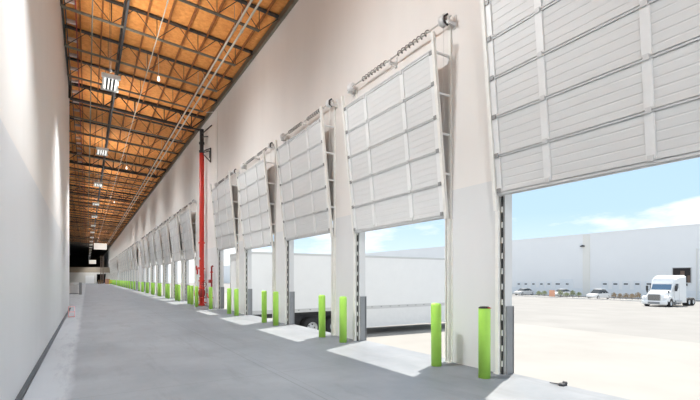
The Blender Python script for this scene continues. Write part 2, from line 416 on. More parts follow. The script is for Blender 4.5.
# dark lengthwise brace truss
e = empty('lengthwise_truss', (1.05, 0, 0), label='dark truss running lengthwise under the ceiling above the row of lamps', cat='roof truss')
zt = deck(1.05)-.17
MB().box((-.035, Y0, zt-.05), (.035, 128, zt+.05)).build('top_chord', M['girder'], e)
MB().box((-.03, Y0, zt-.66), (.03, 128, zt-.6)).build('bottom_chord', M['girder'], e)
b = MB(); yk = 7.85
while yk < 100:
    b.tube((0, yk, zt-.63), (0, yk+.65, zt), .016, 5); b.tube((0, yk+.65, zt), (0, yk+1.3, zt-.63), .016, 5); b.tube((0, yk, zt-.63), (0, yk, zt), .02, 5); yk += 1.3
b.build('web', M['girder'], e)

# ------------------------------------------------------------------ hanging lamps
LAMP_E = 760.0; UP_E = 90.0
def make_lamp():
    e = empty('hanging_lamp', (0, 0, 0), cat='ceiling lamp', group='ceiling lamps down the hall')
    t = MB(); W, Ln = .205, .50
    t.box((-W, -Ln, .05), (W, Ln, .08)); 
    for s in (-1, 1):
        t.box((s*W-.012, -Ln, -.02), (s*W+.012, Ln, .08)); t.box((-W-.05, s*Ln-.05, -.03), (W+.05, s*Ln+.05, .085), .01)
    t.build('lamp_tray', M['tray'], e)
    dv = MB()
    for x in (-.093, 0, .093): dv.box((x-.023, -Ln+.08, -.03), (x+.023, Ln-.08, .045))
    dv.build('divider', M['soot'], e)
    for x in (-.142, -.047, .047, .142):
        MB().tube((x, -Ln+.05, .015), (x, Ln-.05, .015), .018, 8).build('lamp_tube', M['tube'], e)
    h = MB()
    for s in (-1, 1): h.tube((0, s*.4, .08), (0, s*.4, 2.9), .006, 5)
    h.build('hanging_wire', M['joist'], e)
    return e
LZ, LX, LY, LS = 7.6, .62, 15.1, 8.42
lampspec = [LY+LS*k for k in range(0, 20)]
proto = make_lamp()
places = ['white hanging strip lamp nearest the camera, beneath the orange ceiling', 'white hanging strip lamp just beyond the second black girder, second from the camera']
for k, yk in enumerate(lampspec):
    o = proto if k == 0 else copy_tree(proto)
    o.location = (LX, yk, LZ)
    o['label'] = places[k] if k < 2 else 'small white ceiling lamp in the middle row, %s from the camera' % ORD[k]
for k in range(-2, 16):
    yk = LY+LS*k
    for x, dy in ((-.18, -.45), (-.06, .15), (.06, -.15), (.18, .45)):
        ld = bpy.data.lights.new('lamp_light', 'SPOT'); ld.energy = LAMP_E*(.5 if x > 0 else 1.3); ld.color = (.94, .975, 1)
        ld.spot_size = math.radians(152 if x > 0 else 98); ld.spot_blend = 1.0; ld.shadow_soft_size = 0
        lo = bpy.data.objects.new('lamp_light', ld); COL.objects.link(lo); lo.location = (LX+x*.78, yk+dy, LZ-.06)
        if x < 0: lo.rotation_euler = Vector((.12, 0, -1)).to_track_quat('-Z', 'Y').to_euler()
        ld = bpy.data.lights.new('deck_fill_spot', 'SPOT'); ld.energy = UP_E; ld.color = (1, .98, .95)  # added fill, aimed up to brighten the ceiling deck
        ld.spot_size = math.radians(146); ld.spot_blend = 1.0; ld.shadow_soft_size = 0
        lu = bpy.data.objects.new('deck_fill_spot', ld); COL.objects.link(lu); lu.location = (LX+x*.78, yk+dy, LZ+.12)
        lu.rotation_euler = Vector((.62, 0, 1)).to_track_quat('-Z', 'Y').to_euler()
        if x > 0: lo.rotation_euler = (0, math.radians(38), 0); lo.rotation_euler = Vector((.8, 0, -1)).to_track_quat('-Z', 'Y').to_euler()
# small pendant lamps on the pale conduit
def make_pendant():
    e = empty('pendant_lamp', cat='small lamp', group='small pendant lamps')
    MB().lathe([(.0, .0), (.045, .01), (.055, .08), (.04, .16), (.025, .2), (0, .2)], 12).build('lens', M['lens'], e)
    MB().tube((0, 0, .20), (0, 0, deck(2.41)-9.33-.11), .010, 6).build('stem', M['pipe'], e)
    return e
pp = make_pendant()
for k, yk in enumerate((18.1, 34, 50)):
    o = pp if k == 0 else copy_tree(pp); o.location = (2.41, yk, 9.33)
    o['label'] = 'small white pendant lamp under the roof trusses, %s from the camera' % ORD[k]

# ------------------------------------------------------------------ overhead dock doors
PH, NP = .583, 5
LEAN = math.atan2(.28, 2.88)
def door_parts(e, bottom):
    """e is at floor level, x = wall face, y = near jamb of opening"""
    OV = .06
    c, s = math.cos(LEAN), math.sin(LEAN)
    def P(u, v, w):   # u along y, v up the leaf, w out from the leaf towards the hall
        return (-.09 - v*s - w*c, u, bottom + v*c - w*s)
    for k in range(NP):
        b = MB(); v0 = k*PH+.004; v1 = (k+1)*PH-.004
        prof = []; nr = 5; seg = (v1-v0)/nr
        for j in range(nr):
            a = v0+j*seg
            prof += [(a, 0.0), (a+seg*.80, 0.0), (a+seg*.86, -.004), (a+seg*.94, -.004)]
        prof.append((v1, 0))
        front = [[P(u, v, w) for v, w in prof] for u in (-OV, OPW+OV)]
        b.loft(front, closed=False)
        back = [[P(u, v, -.045) for v in (v0, v1)] for u in (-OV, OPW+OV)]; b.loft(back, closed=False)
        for vv in (v0, v1): b.add([P(-OV, vv, 0), P(OPW+OV, vv, 0), P(OPW+OV, vv, -.045), P(-OV, vv, -.045)], [(0, 1, 2, 3)])
        for u in (-OV, OPW+OV): b.add([P(u, v0, 0), P(u, v1, 0), P(u, v1, -.045), P(u, v0, -.045)], [(0, 1, 2, 3)])
        b.build('panel', M['door'], e)
    for k in range(NP+1):
        v = k*PH; b = MB()
        h = .022 if 0 < k < NP else .03
        v = max(v, h*.6); v = min(v, NP*PH-h*.6)
        def pb(b, u0, u1, va, vb, w0, w1):
            vs = [P(u0,va,w0),P(u1,va,w0),P(u1,vb,w0),P(u0,vb,w0),P(u0,va,w1),P(u1,va,w1),P(u1,vb,w1),P(u0,vb,w1)]
            b.add(vs, [(0,3,2,1),(4,5,6,7),(0,1,5,4),(1,2,6,5),(2,3,7,6),(3,0,4,7)])
        pb(b, -OV, OPW+OV, v-h, v+h*.2, 0, .018); pb(b, -OV, OPW+OV, v+h*.35, v+h, 0, .03)
        b.build('rail', M['rail'], e)
    for u in (-.02, .81, 2.06, OPW+.02):
        b = MB(); w = .05
        for k in range(NP): pb(b, u-w, u+w, k*PH+.028, (k+1)*PH-.028, 0, .022)
        st = b.build('stile', M['stile'], e)
        hb = MB()
        for k in range(0, NP+1):
            v = min(max(k*PH, .05), NP*PH-.05); pb(hb, u-.032, u+.032, v-.03, v+.035, .02, .042)
        hb.build('hinge', M['hinge'] if abs(u-OPW/2) > 1.3 else M['rail'], st)
    b = MB(); pb(b, -OV, OPW+OV, -.035, .0, -.03, .0); b.build('bottom_seal', M['rail'], e)
    # tracks
    for sgn, u in ((-1, -.115), (1, OPW+.115)):
        b = MB(); top = bottom+NP*PH+.26; h0 = 2.55
        # vertical cream angle on the wall from the floor up and the leaning track
        b.box((-.085, u-.04, 0), (-.001, u+.04, .012)); 
        b.box((-.075, u-.012, 0), (-.003, u+.012, h0))
        b.box((-.10, u-sgn*.055-.012, 0), (-.06, u-sgn*.02+.012, h0))
        xt = -.09-(top-bottom)*math.tan(LEAN)
        b.bar((-.085, u-sgn*.02, h0), (xt-.02, u-sgn*.02, top), .06, .06)
        tr = b.build('track', M['track'], e)
        b = MB(); b.box((-.035, u-.03, h0), (-.001, u+.03, 6.1)); b.box((-.012, u-.05, 0), (-.0, u+.05, h0)); b.build('wall_angle', M['track'], tr)
        for z in (3.35, 4.05, 4.75, 5.45):
            xx = -.09-(z-bottom)*math.tan(LEAN)
            if z > top-.05: continue
            MB().bar((-.02, u-sgn*.01, z), (xx, u-sgn*.02, z), .03, .035).build('spacer', M['white'], tr)
    for u in (-.03, OPW+.03):
        b = MB(); b.box((-.038, u-.010, 0), (-.014, u+.010, bottom+.1)); sl = b.build('seal', M['black'], e)
        b = MB(); z = .12
        while z < bottom-.05: b.box((-.044, u-.013, z), (-.030, u+.013, z+.09)); z += .24
        b.build('clip', M['track'], sl)
    # torsion shaft with springs and cable drums
    ZS = 6.05; XSh = -.16
    sh = MB().tube((XSh, -.28, ZS), (XSh, OPW+.28, ZS), .016, 10).build('torsion_shaft', M['shaft'], e)
    for (a, bb) in ((.28, 1.30), (1.56, 2.56)):
        sp = MB(); n = int((bb-a)/.115); prev = None
        for q in range(n*8+1):
            t = q/8; ang = 2*PI*t; p = (XSh+.042*math.cos(ang), a+t*.115, ZS+.042*math.sin(ang))
            if prev: sp.tube(prev, p, .010, 4, cap=False)
            prev = p
        sp.build('spring', M['spring'], sh)
    for u in (-.1, OPW+.1):
        MB().lathe([(0, -.05), (.10, -.05), (.10, -.035), (.075, -.03), (.075, .03), (.10, .035), (.10, .05), (0, .05)], 16, (XSh, u, ZS), 'y').build('cable_drum', M['white'], sh)
    for u in (-.22, OPW/2, OPW+.22):
        bk = MB(); bk.box((XSh-.03, u-.02, ZS-.10), (0, u+.02, ZS-.05)); bk.box((-.02, u-.03, ZS-.14), (0, u+.03, ZS+.08)); bk.box((XSh-.02, u-.01, ZS-.08), (XSh+.02, u+.01, ZS+.03))
        bk.build('shaft_bracket', M['stile'], sh)
    hk = MB(); hk.path([(XSh+.02, -.17, ZS+.09), (XSh-.05, -.17, ZS+.03), (XSh-.05, -.17, ZS-.06), (XSh+.03, -.17, ZS-.10)], .02, 8); hk.build('end_hook', M['soot'], sh)
    # cables
    for u in (-.1, OPW+.1):
        MB().tube((XSh, u, ZS), P(u*.98, .1, .05), .004, 4).build('lift_cable', M['shaft'], e)

HTS = {0: 2.80, 1: 2.60, 2: 2.72, 3: 2.66, 4: 2.86}
doorproto = {}
for n, i in enumerate(SLOTS):
    h = HTS.get(i) or (2.66, 2.72, 2.60)[i % 3]
    yj = NEAR0+PITCH*i
    if h not in doorproto:
        e = empty('dock_door', (XR, yj, 0)); door_parts(e, h); doorproto[h] = e
    else:
        e = copy_tree(doorproto[h]); e.location = (XR, yj, 0)
    if n == 0: lab = 'white sectional overhead door nearest the camera, raised at the right edge of the picture'
    elif n == 4: lab = 'raised white overhead door, fifth from the camera, just nearer than the red riser pipe'
    elif n == 5: lab = 'raised white overhead door just beyond the red riser pipe, sixth from the camera'
    else: lab = 'raised white sectional overhead door leaning off the wall, %s from the camera' % ORD[n]
    tag(e, lab, 'overhead door', 'raised overhead doors along the dock wall')

# ------------------------------------------------------------------ bollards
bs = MB().lathe([(0, 0), (.088, 0), (.088, 1.03), (.082, 1.055), (.06, 1.068), (0, 1.072)], 24).mesh('bollard', M['lime'])
pos = []
for i in SLOTS:
    if i > 0: pos.append((i, 'near', NEAR0+PITCH*i-.21))
    pos.append((i, 'far', NEAR0+PITCH*i+OPW+.03))
pos.append((5, 'pipe', 24.85)); pos.append((5, 'pipefront', 22.75)); pos.sort(key=lambda t: t[2])
for n, (i, side, yk) in enumerate(pos):
    j = SLOTS.index(i) if i in SLOTS else 5
    lean = random.uniform(-.006, .006)
    if side == 'pipe': lab = 'lime green bollard guarding the red riser pipe on its far side'
    elif side == 'pipefront': lab = 'lime green bollard standing right in front of the tall red riser pipe'
    elif yk > 60: lab = None
    else:
        lab = 'lime green bollard at the %s side of the %s dock door from the camera' % ('near' if side == 'near' else 'far', ORD[j])
    if lab is None:
        lab = 'tiny lime green bollard in the merged distant row'; grp = 'far distant lime bollards'
    else: grp = 'lime bollards beside the dock doors'
    if n == 0:
        o = empty('bollard', (5.06, yk, 0))
        s_ = bpy.data.objects.new('sleeve', bs); COL.objects.link(s_); s_.parent = o
        MB().lathe([(.0895, 1.045), (.090, 1.045), (.090, 1.05), (.084, 1.057), (.062, 1.071), (0, 1.075)], 24).build('cap', M['black'], o)
        t = MB(); t.box((-.03, -.125, 1.05), (-.0, -.085, 1.06)); t.build('tape_end', M['red'], o)
        lab = 'lime green bollard with black cap, nearest the camera in front of the wide pier'
    else:
        o = bpy.data.objects.new('bollard', bs); COL.objects.link(o); o.location = (4.85 if side == 'pipefront' else 5.06, yk, 0); o.rotation_euler = (lean, lean, 0)
    tag(o, lab, 'bollard', grp)

# ------------------------------------------------------------------ red fire riser
e = empty('fire_riser', (5.26, 23.4, 0), label='tall red sprinkler riser pipe with valves on the dock wall', cat='pipe')
rp = MB(); rp.tube((0, 0, 0), (0, 0, 8.25), .125, 18)
rp.build('riser_pipe', M['red'], e)
tp = MB(); tp.tube((0, 0, 8.25), (0, 0, 9.55), .105, 18)
for z in (8.35, 8.8): tp.lathe([(.105, -.05), (.145, -.05), (.145, .05), (.105, .05)], 16, (0, 0, z))
tp.build('upper_pipe', M['soot'], e)
ar = MB(); ar.tube((0, 0, 9.3), (.15, -1.5, 9.34), .028, 8); ar.tube((0, 0, 9.15), (.14, -.75, 8.98), .028, 8); ar.tube((0, 0, 9.5), (-.82, 0.2, 9.6), .05, 10)
ar.build('branch_arm', M['soot'], e)
tr = MB(); A = (.05, -.1, 8.36); B = (.15, -1.3, 8.22); C_ = (.15, -1.3, 7.5); D_ = (.05, -.1, 8.2)
tr.path([A, B, C_, D_], .03, 8); tr.path([(.10, -.1, 8.30), (.14, -1.1, 8.12), (.14, -1.1, 7.75)], .02, 8)
tr.build('bracket', M['soot'], e)
fl = MB()
for z in (.05, .42, .95, 1.35, 2.0, 3.4): fl.lathe([(.115, -.035), (.17, -.035), (.17, .035), (.115, .035)], 18, (0, 0, z))
fl.build('flange', M['red'], e)
vb = MB(); vb.lathe([(.125, -.22), (.17, -.12), (.185, 0), (.17, .12), (.125, .22)], 18, (0, 0, .68)); vb.tube((0, 0, .68), (-.32, -.05, .68), .07, 12)
vb.build('valve_body', M['redrust'], e)
def wheel(b, c, r, ax):
    prev = None
    for q in range(17):
        a = 2*PI*q/16
        p = (c[0], c[1]+r*math.cos(a), c[2]+r*math.sin(a)) if ax == 'x' else (c[0]+r*math.cos(a), c[1], c[2]+r*math.sin(a))
        if prev: b.tube(prev, p, .016, 6)
        if q % 4 == 0: b.tube(c, p, .01, 5)
        prev = p
wb_ = MB(); wheel(wb_, (-.36, -.05, .68), .16, 'x'); wb_.build('hand_wheel', M['red'], e)
wb_ = MB(); wb_.tube((0, 0, 1.15), (.0, -.4, 1.15), .05, 10); wheel(wb_, (0, -.42, 1.15), .14, 'y'); wb_.build('hand_wheel', M['redrust'], e)
br = MB(); br.path([(0, .0, 2.05), (-.1, .3, 2.05), (-.1, .6, 2.0), (-.1, .6, 1.7)], .045, 10); wheel(br, (-.2, .35, 2.05), .12, 'x'); br.build('alarm_branch', M['red'], e)
tm = MB(); tm.path([(0, -.1, .45), (-.05, -.5, .45), (-.05, -.5, .2), (0, -.9, .2)], .035, 8); tm.path([(-.05, -.5, .45), (-.05, -.5, 1.0), (-.02, -.1, 1.2)], .022, 8); tm.path([(-.1, .2, .3), (-.1, .5, .3), (-.1, .5, 1.0)], .025, 8)
tm.build('trim_pipe', M['red'], e)
gz = MB(); gz.lathe([(0, -.03), (.06, -.03), (.06, .03), (0, .03)], 14, (-.14, -.05, 2.55), 'x'); gz.lathe([(0, -.03), (.05, -.03), (.05, .03), (0, .03)], 14, (-.14, -.05, 1.6), 'x'); gz.build('pressure_gauge', M['white'], e)
e = empty('drain_pipe', (5.36, 21.7, 0), label='thin red drain pipe with dark red box, right of the tall red riser', cat='pipe')
b = MB(); b.path([(0, 0, 0), (0, 0, 2.1), (.08, 0, 2.1)], .04, 10); b.build('pipe', M['redrust'], e)
MB().box((-.12, -.12, 1.25), (.02, .18, 1.42), .01).build('switch_box', M['redrust'], e)
b = MB(); b.lathe([(.04, -.03), (.075, -.03), (.075, .03), (.04, .03)], 12, (0, 0, .5)); b.lathe([(.04, -.03), (.075, -.03), (.075, .03), (.04, .03)], 12, (0, 0, 1.8)); b.path([(0, 0, .5), (-.1, .3, .5), (-.1, .55, .7)], .03, 8); b.build('flange', M['red'], e)
# wall conduit right of the riser
e = empty('wall_conduit', (XR-.03, 21.05, 0), label='thin pale conduit running down the dock wall right of the red riser', cat='conduit')
MB().path([(0, 0, 4.2), (0, 0, 9.75), (-.4, .6, 9.85)], .014, 6).build('conduit', M['track'], e)
MB().box((-.03, -.05, 4.1), (.03, .05, 4.25), .01).build('junction_box', M['track'], e)

# ------------------------------------------------------------------ things at the far end and by the left wall
e = empty('guard_rail', (-.5, 45, 0), label='grey steel guard rail with end post beyond the left wall end', cat='guard rail')
b = MB(); b.box((-.11, -.09, 0), (.11, .09, 1.1), .01); b.box((-2.45, -.09, 0), (-2.23, .09, 1.1), .01); b.build('post', M['guard'], e)
b = MB(); b.box((-2.6, -.05, .86), (.08, .05, 1.08), .02); b.build('rail', M['rail'], e)
e = empty('supply_cabinet', (-1.15, 47.2, 0), label='low white cabinet standing behind the grey guard rail', cat='cabinet')
MB().box((-.5, -.3, .08), (.5, .3, .86), .01).build('body', M['white'], e)
b = MB(); b.box((-.46, -.32, .12), (-.01, -.3, .82)); b.build('door', M['white'], e)
b = MB(); b.box((.01, -.32, .12), (.46, -.3, .82)); b.build('door', M['white'], e)
MB().box((-.46, -.26, 0), (.46, .26, .08)).build('plinth', M['guard'], e)
# small red wire stand at the foot of the partition's end
e = empty('wire_stand', (-.50, 19.2, 0), label='small pinkish red wire stand on the floor by the left wall', cat='stand')
b = MB(); w, h = .10, .40
for sx_ in (-w, w):
    for sy_ in (-w, w): b.tube((sx_, sy_, 0), (sx_, sy_, h), .009, 6)
for z in (.02, h*.5, h):
    b.path([(-w, -w, z), (w, -w, z), (w, w, z), (-w, w, z), (-w, -w, z)], .008, 6)
b.build('frame', M['redwire'], e)
# hanging boards
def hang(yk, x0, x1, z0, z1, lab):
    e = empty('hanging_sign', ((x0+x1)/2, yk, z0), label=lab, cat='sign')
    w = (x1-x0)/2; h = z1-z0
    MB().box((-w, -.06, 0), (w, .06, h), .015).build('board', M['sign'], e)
    b = MB()
    for s in (-1, 1): b.tube((s*w*.7, 0, h), (s*w*.7, 0, deck((x0+x1)/2)-z0-.05), .01, 5)
    b.build('hanging_rod', M['joist'], e)
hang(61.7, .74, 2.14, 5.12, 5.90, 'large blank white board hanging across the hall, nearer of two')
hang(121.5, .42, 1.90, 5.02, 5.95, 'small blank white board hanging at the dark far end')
# brown steel columns near the end
for k, (x, yk) in enumerate(((3.2, 132.5), (3.75, 133.5))):
    e = empty('steel_column', (x, yk, 0), label=('brown steel column near the dark far end, nearer one', 'brown steel column near the dark far end, beside the partition')[k], cat='column')
    MB().box((-.14, -.14, .03), (.14, .14, 7.6), .02).build('shaft', M['brown'], e)
    MB().box((-.24, -.24, 0), (.24, .24, .03)).build('base_plate', M['brown'], e)
# pallet stacks with cartons
def pallet_stack(x, yk, n, lab):
    e = empty('pallet_stack', (x, yk, 0), label=lab, cat='pallets')
    for k in range(n):
        z = k*.145; b = MB()
        for q in range(3): b.box((-.5+q*.45, -.5, z+.02), (-.4+q*.45, .5, z+.11))
        for q in range(6): b.box((-.52, -.5+q*.18, z+.11), (.52, -.4+q*.18, z+.135)); 
        for q in (0, 5): b.box((-.52, -.5+q*.18, z), (.52, -.4+q*.18, z+.02))
        b.build('pallet', M['pallet'], e)
pallet_stack(2.9, 123, 7, 'stack of wooden pallets near the far partition doorway')
e = empty('carton', (4.35, 121, 0), label='reddish brown carton standing beside the pallets at the far end', cat='carton')
MB().box((-.5, -.5, 0), (.5, .5, 1.3), .02).build('box', M['carton'], e)
MB().box((-.05, -.505, .02), (.05, .505, 1.305)).build('tape', M['pallet'], e)
e = empty('yellow_barrier', (4.75, 112, 0), label='yellow steel safety barrier at the far end of the bollard row', cat='barrier')
b = MB(); b.tube((-.35, 0, 0), (-.35, 0, 1.0), .06, 12); b.tube((.35, 0, 0), (.35, 0, 1.0), .06, 12); b.build('post', M['yellow'], e)
b = MB(); b.box((-.45, -.04, .75), (.45, .04, .95), .01); b.box((-.45, -.04, .35), (.45, .04, .55), .01); b.build('rail', M['yellow'], e)
# little piece of debris on the sunlit dock lip
e = MB(); e.box((-.045, -.05, 0), (.04, .03, .035), .012); e.lathe([(0, -.03), (.028, -.025), (.03, .02), (0, .03)], 10, (.05, -.02, .028), 'y'); e.tube((-.03, 0, .02), (-.02, .16, .012), .012, 6, r2=.005)
o = e.build('rubble_piece', M['debris']); o.location = (5.60, 3.35, 0); tag(o, 'small dark scrap lying on the sunlit dock edge', 'debris')

# ------------------------------------------------------------------ the yard
def gz_(x): return -1.35-.0115*(x-5.7)
b = MB(); xs_ = (5.68, 125)
b.add([(xs_[0], -60, gz_(xs_[0])), (xs_[1], -60, gz_(xs_[1])), (xs_[1], 330, gz_(xs_[1])), (xs_[0], 330, gz_(xs_[0]))], [(0, 1, 2, 3)])
b.add([(xs_[0], -60, gz_(xs_[0])-.3), (xs_[1], -60, gz_(xs_[1])-.3), (xs_[1], 330, gz_(xs_[1])-.3), (xs_[0], 330, gz_(xs_[0])-.3)], [(3, 2, 1, 0)])
struct(b, 'ground', M['yard'])
b = MB(); b.box((-60, -90, -1.7), (5.67, Y0-.01, -.03)); struct(b, 'ground_behind', M['yard'])

def wheel_parts(parent, c, r, w, side, lod=20):
    """wheel lying with axle along y; side=-1 if its outer face looks to -y"""
    o = w/2
    t = MB().lathe([(r*.55, -o), (r*.93, -o), (r, -o*.75), (r, o*.75), (r*.93, o), (r*.55, o), (r*.55, -o)], lod, c, 'y').build('wheel', M['tyre'], parent)
    h = MB(); f = side*o
    h.lathe([(0, f*.72), (r*.16, f*.95), (r*.2, f*.55), (r*.42, f*.45), (r*.5, f*.95), (r*.57, f*1.0)], lod, c, 'y')
    h.build('hub', M['hub'], t)
    hd = MB()
    for q in range(5):
        a = 2*PI*q/5; hd.lathe([(0, f*.60), (r*.07, f*.60), (r*.07, f*.5)], 6, (c[0]+r*.32*math.cos(a), c[1], c[2]+r*.32*math.sin(a)), 'y')
    hd.build('hub_hole', M['black'], t)

# trailer backed up to the fifth door
g = gz_(9)
TY0, TY1 = 17.82, 20.42; ym = (TY0+TY1)/2
T = empty('semi_trailer', (5.95, ym, g), label='white box trailer backed up to the dock, side seen through the second and third doors', cat='trailer')
H0, H1 = 1.27, 4.05; hw = 1.3; TL = 16.0
b = MB(); b.box((0, -hw, H0), (TL, hw, H1), .03); b.build('body', M['trailer'], T)
b = MB(); b.box((0, -hw-.012, H0), (TL, -hw, H0+.17)); b.box((0, hw, H0), (TL, hw+.012, H0+.17)); b.box((0, -hw-.015, H1-.1), (TL, -hw, H1)); b.box((0, hw, H1-.1), (TL, hw+.015, H1))
b.build('rub_rail', M['rubrail'], T)
b = MB()
for q in range(26): b.box((.6+q*.6, -hw-.02, H0+.09), (.68+q*.6, -hw-.012, H0+.13))
b.build('marker', M['guard'], T)
b = MB(); b.box((6.2, -hw-.01, .32), (13.2, -hw+.02, H0)); b.box((6.2, hw-.02, .32), (13.2, hw+.01, H0)); b.build('side_skirt', M['skirt'], T)
b = MB(); b.box((.1, -.5, 1.0), (TL-.1, -.38, H0)); b.box((.1, .38, 1.0), (TL-.1, .5, H0)); b.box((2.2, -.6, .62), (5.6, .6, 1.0)); b.tube((3.2, -1.1, .5), (3.2, 1.1, .5), .07, 10); b.tube((4.45, -1.1, .5), (4.45, 1.1, .5), .07, 10)
b.build('chassis', M['chassis'], T)
for x in (3.2, 4.45):
    for s in (-1, 1): wheel_parts(T, (x, s*(hw-.31), .5), .5, .5, s)
for s in (-1, 1): MB().box((2.3, s*(hw-.55)-.28, .25), (2.33, s*(hw-.55)+.28, 1.15)).build('mud_flap', M['skirt'], T)
for s in (-1, 1): MB().box((TL-3.4, s*.9-.07, .0), (TL-3.26, s*.9+.07, H0)).build('landing_leg', M['chassis'], T)
b = MB(); b.box((-.02, -hw, H0), (.03, -hw+.08, H1)); b.box((-.02, hw-.08, H0), (.03, hw, H1)); b.box((-.02, -hw, H1-.1), (.03, hw, H1)); b.build('rear_frame', M['rubrail'], T)
b = MB(); b.box((.02, -.7, .45), (.12, .7, .55)); b.box((.02, -.6, .5), (.1, -.5, H0)); b.box((.02, .5, .5), (.1, .6, H0)); b.build('underride_bar', M['rubrail'], T)

# second trailer seen through the nearer slice of doors far down the yard is absent in the photograph

# white tractor in the yard: front faces -x
TX, TYc = 57.8, 22.6
g = gz_(TX)
K = empty('truck_tractor', (TX, TYc+.40, g-.06), label='white semi truck tractor parked alone in the yard facing the dock', cat='truck')
def sec(x, w0, w1, z0, z1, ch=.12, n=0):
    """cross section in yz at x: bottom half width w0, top half width w1, chamfered top"""
    return [(x, -w0, z0), (x, w0, z0), (x, w0, z0+(z1-z0)*.5), (x, w1, z1-ch), (x, w1-ch, z1), (x, -w1+ch, z1), (x, -w1, z1-ch), (x, -w0, z0+(z1-z0)*.5)]
K.scale = (1, 1.13, .985)
b = MB(); b.loft([sec(1.75, 1.02, 1.0, .75, 1.95, .1), sec(2.0, 1.08, 1.05, .62, 2.05, .1), sec(2.1, 1.1, 1.05, .6, 2.12, .1)])  # cowl
b.loft([sec(1.95, 1.1, 1.0, .65, 2.05, .08), sec(2.38, 1.15, 1.06, .6, 2.98, .15), sec(2.62, 1.18, 1.1, .6, 3.5, .2), sec(3.3, 1.22, 1.2, .6, 3.80, .25), sec(4.5, 1.24, 1.24, .6, 3.88, .22), sec(5.35, 1.24, 1.22, .6, 3.92, .2)])
b.build('cab', M['truck'], K)
b = MB(); b.loft([sec(.12, .78, .62, .72, 1.62, .16), sec(.35, .92, .72, .66, 1.78, .18), sec(1.1, 1.02, .85, .66, 1.92, .15), sec(2.0, 1.06, .98, .66, 2.06, .12)])
b.build('hood', M['truck'], K)
for s in (-1, 1):   # front wings over the wheels
    b = MB(); pts = [(.25, .75), (.28, 1.15), (.5, 1.32), (1.3, 1.36), (1.85, 1.25), (2.0, .95), (1.95, .65), (1.75, .62), (1.6, .95), (1.2, 1.13), (.85, 1.0), (.7, .68)]
    b.prism(pts, s*.86, s*1.23); b.build('front_fender', M['truck'], K)
b = MB(); b.box((0, -1.2, .32), (.35, 1.2, .78), .1); b.build('bumper', M['truck'], K)
b = MB(); b.box((-.012, -.55, .42), (0, .55, .64)); b.build('bumper_intake', M['guard'], K)
b = MB(); b.box((.05, -.6, .82), (.14, .6, 1.56), .05); gr = b.build('grille', M['chrome'], K)
b = MB()
for q in range(6): b.box((.035, -.54, .88+q*.11), (.052, .54, .935+q*.11))
b.build('grille_slot', M['soot'], gr)
for s in (-1, 1):
    b = MB(); b.loft([[(.13, s*.66, .86), (.13, s*.66, 1.12), (.28, s*1.1, 1.22), (.28, s*1.12, .92)], [(.3, s*.66, .86), (.3, s*.66, 1.12), (.6, s*1.12, 1.24), (.6, s*1.14, .94)]])
    b.build('headlight', M['lamp'], K)
# windshield
b = MB(); b.add([(2.0, -.92, 2.13), (2.0, .92, 2.13), (2.40, .90, 2.88), (2.40, -.90, 2.88)], [(0, 1, 2, 3)])
b.v = [(x-.06, y, z) for x, y, z in b.v]; b.add([(x+.04, y, z) for x, y, z in b.v], [(3, 2, 1, 0)]); b.build('windshield', M['glass'], K)
b = MB(); b.box((2.28, -1.0, 2.9), (2.55, 1.0, 2.98), .02); b.build('sun_visor', M['truck'], K)
for s in (-1, 1):
    b = MB(); pts = [(2.3, 2.15), (3.3, 2.05), (3.3, 2.85), (2.62, 2.85)]; b.prism(pts, s*1.155, s*1.20); b.build('side_window', M['darkglass'], K)
    b = MB(); pts = [(2.15, .8), (3.4, .8), (3.4, .84), (2.15, .84)]; b.prism(pts, s*1.19, s*1.26); b.prism([(2.12, .8), (2.15, .8), (2.15, 2.1), (2.12, 2.1)], s*1.15, s*1.19); b.prism([(3.4, .8), (3.43, .8), (3.43, 2.9), (3.4, 2.9)], s*1.2, s*1.235); b.build('door_edge', M['rubrail'], K)
    m = MB(); m.box((1.95, s*1.36-.1, 1.95), (2.12, s*1.36+.1, 2.6), .04); m.tube((2.1, s*1.36, 2.5), (2.5, s*1.1, 2.6), .025, 6); m.tube((2.1, s*1.36, 2.05), (2.5, s*1.1, 2.05), .025, 6); m.build('mirror', M['soot'], K)
    m = MB(); m.box((1.05, s*1.0-.07, 1.55+.2), (1.12, s*1.0+.07, 2.0), .02); m.tube((1.08, s*1.0, 1.3), (1.08, s*1.0, 1.8), .015, 6); m.build('hood_mirror', M['soot'], K)
    m = MB(); m.tube((2.35, s*.98, .62), (4.1, s*.98, .62), .31, 18); m.build('fuel_tank', M['tank'], K)
    m = MB(); m.box((2.4, s*1.1-.12, .28), (4.0, s*1.1+.12, .34)); m.box((2.5, s*1.1-.12, .7), (3.1, s*1.1+.14, .76)); m.build('step', M['rubrail'], K)
    m = MB(); m.prism([(4.2, .45), (5.6, .45), (5.5, 1.3), (4.2, 1.3)], s*1.12, s*1.2); m.build('side_fairing', M['truck'], K)
b = MB(); b.box((.6, -.45, .55), (8.1, -.35, .85)); b.box((.6, .35, .55), (8.1, .45, .85)); b.tube((1.2, -.9, .5), (1.2, .9, .5), .08, 10)
for x in (6.3, 7.6): b.tube((x, -1.1, .5), (x, 1.1, .5), .1, 10)
b.box((5.3, -.4, .85), (5.9, .4, .95)); b.build('frame', M['chassis'], K)
b = MB(); b.box((6.4, -.45, .95), (7.4, .45, 1.12), .06); b.lathe([(0, 0), (.5, 0), (.5, .06), (0, .06)], 16, (6.9, 0, 1.1)); b.build('fifth_wheel', M['soot'], K)
b = MB(); b.tube((5.5, .9, .8), (5.5, .9, 3.4), .08, 10); b.build('exhaust_stack', M['chrome'], K)
for s in (-1, 1):
    wheel_parts(K, (1.2, s*1.05, .5), .5, .3, s)
    for x in (6.3, 7.6): wheel_parts(K, (x, s*.97, .5), .5, .55, s)
    MB().box((8.2, s*.95-.28, .2), (8.22, s*.95+.28, 1.05)).build('mud_flap', M['skirt'], K)
b = MB()
